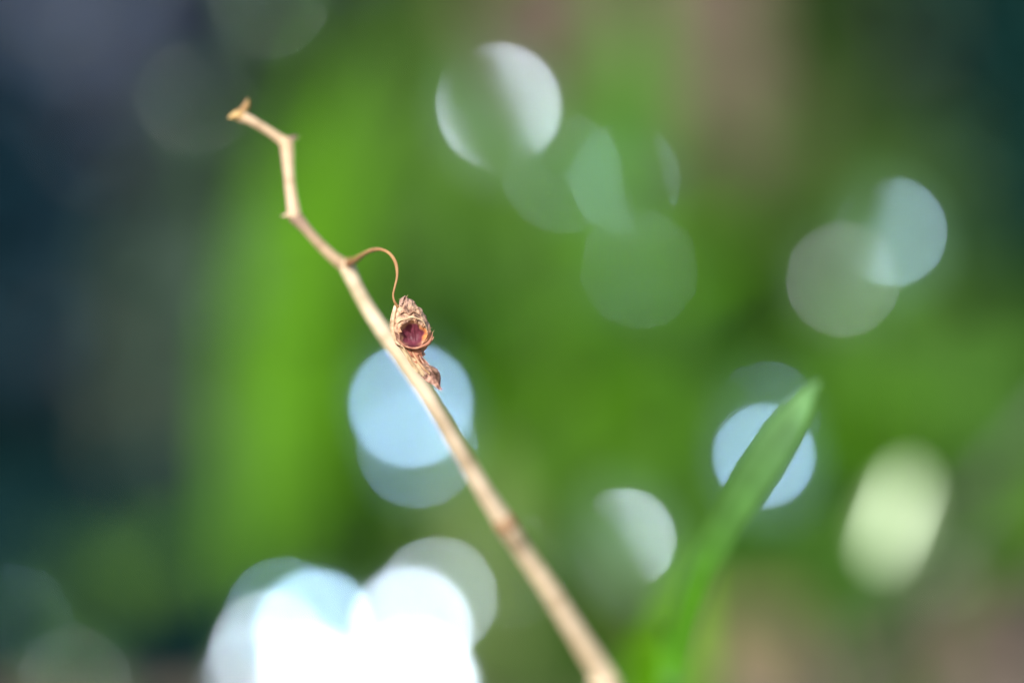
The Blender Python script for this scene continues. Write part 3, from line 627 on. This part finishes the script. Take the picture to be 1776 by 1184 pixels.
# withered tail, two folds
sheet([(724, 622, 9, 8, -0.6, 3), (733, 634, 9, 11, -0.7, 4), (741, 646, 9, 12, -0.75, 4), (749, 656, 8, 10, -0.7, 4), (757, 665, 7, 6, -0.5, 3), (761, 672, 6, 4, -0.2, 2), (764, 676, 6, 4.5, 0.0, 1)], M['tail'], 'withered_tail', n=50, ruff=1.2, sc=0.15, colr=lambda X, Y, u: (1.0, 0.92, 0.92))
sheet([(732, 631, 12, 3, -0.6, 2), (742, 637, 14, 7, -0.6, 4), (752, 643, 15, 9, -0.3, 5), (759, 652, 12, 6, 0.2, 3), (761, 662, 9, 3.5, 0.2, 2), (762, 671, 7, 2.5, 0.1, 1)], M['tail'], 'tail_fold', n=40, ruff=0.9, sc=0.2, colr=lambda X, Y, u: (0.5, 0.47, 0.45))
lip([(716, 610, 15, 1.5), (722, 621, 15, 2.2), (730, 632, 14, 2.2), (738, 641, 14, 2.0), (746, 648, 13, 1.4)], M['husk_pale'], 'ridge', colr=(0.9, 0.72, 0.6), n=40)
lip([(690, 587, 15, 0.8), (699, 600, 16, 1.3), (708, 615, 15, 1.2), (717, 631, 14, 1.3), (726, 644, 12, 0.8)], M['husk_pale'], 'ridge', colr=(1.0, 0.9, 0.78), n=40)
lip([(694, 545, 20, 0.8), (702, 540, 21, 1.5), (710, 545, 23, 1.2), (718, 540, 22, 1.6), (727, 545, 20, 0.8)], M['husk'], 'ridge', colr=(1.2, 1.15, 1.1), n=40)
lip([(728, 616, 15, 0.8), (733, 626, 14, 1.6), (741, 634, 15, 1.7), (750, 637, 15, 1.6), (759, 645, 12, 1.4), (763, 655, 9, 1.0), (764, 666, 7, 0.7)], M['tail'], 'ridge', colr=(1.1, 1.05, 1.0), n=40)
# torn papery shreds along the rim
for (x, y, z, an, l_) in ((692, 572, 22, 0.5, 7), (700, 558, 26, 1.2, 6), (722, 553, 27, 1.7, 8), (737, 563, 24, 2.3, 7), (744, 578, 20, 2.9, 6), (748, 590, 20, -0.9, 8)):
    sheet([(x, y, z, 3.5, an + 1.57, 1), (x + math.cos(an) * l_ * .5, y + math.sin(an) * l_ * .5, z + 1.5, 2.6, an + 1.4, 1), (x + math.cos(an) * l_, y + math.sin(an) * l_, z + 0.5, 0.5, an + 1.6, 0)], M['husk'], 'torn_edge', n=12, m=6, ruff=0.7, sc=0.35, colr=lambda X, Y, u: (1.1, 0.95, 0.85), thick=0.7)
# frayed fibres
for (x, y, z, dx, dy) in ((699, 556, 26, -5, -6), (728, 554, 26, 6, -5), (744, 572, 20, 7, -4), (750, 580, 18, 4, -8), (762, 674, 6, 5, 5), (764, 672, 6, 6, 1), (758, 668, 8, -4, 6), (704, 517, 8, 4, -6), (697, 522, 10, -5, -4), (735, 640, 14, 8, -6)):
    pl = [(x, y, z, .55), (x + dx * .5 + random.uniform(-1, 1), y + dy * .5 + random.uniform(-1, 1), z + random.uniform(-1, 2), .4), (x + dx, y + dy, z + random.uniform(-2, 2), .2)]
    lip(pl, M['husk_pale'], 'fibre', sides=6, n=8, lump=0.1, colr=(0.9, 0.75, 0.62))
# crumpled grey tip
sheet([(700, 531, 15, 8, 0.2, 0), (702, 524, 11, 7, 0.25, 0), (703, 518, 7, 5, 0.3, 0), (704, 513, 4, 2, 0.3, 0)], M['husk'], 'crumpled_tip', n=30, ruff=1.4, sc=0.3, colr=lambda X, Y, u: (0.85, 0.82, 0.95))

for o in scene.objects:
    if '_org' in o: del o['_org']
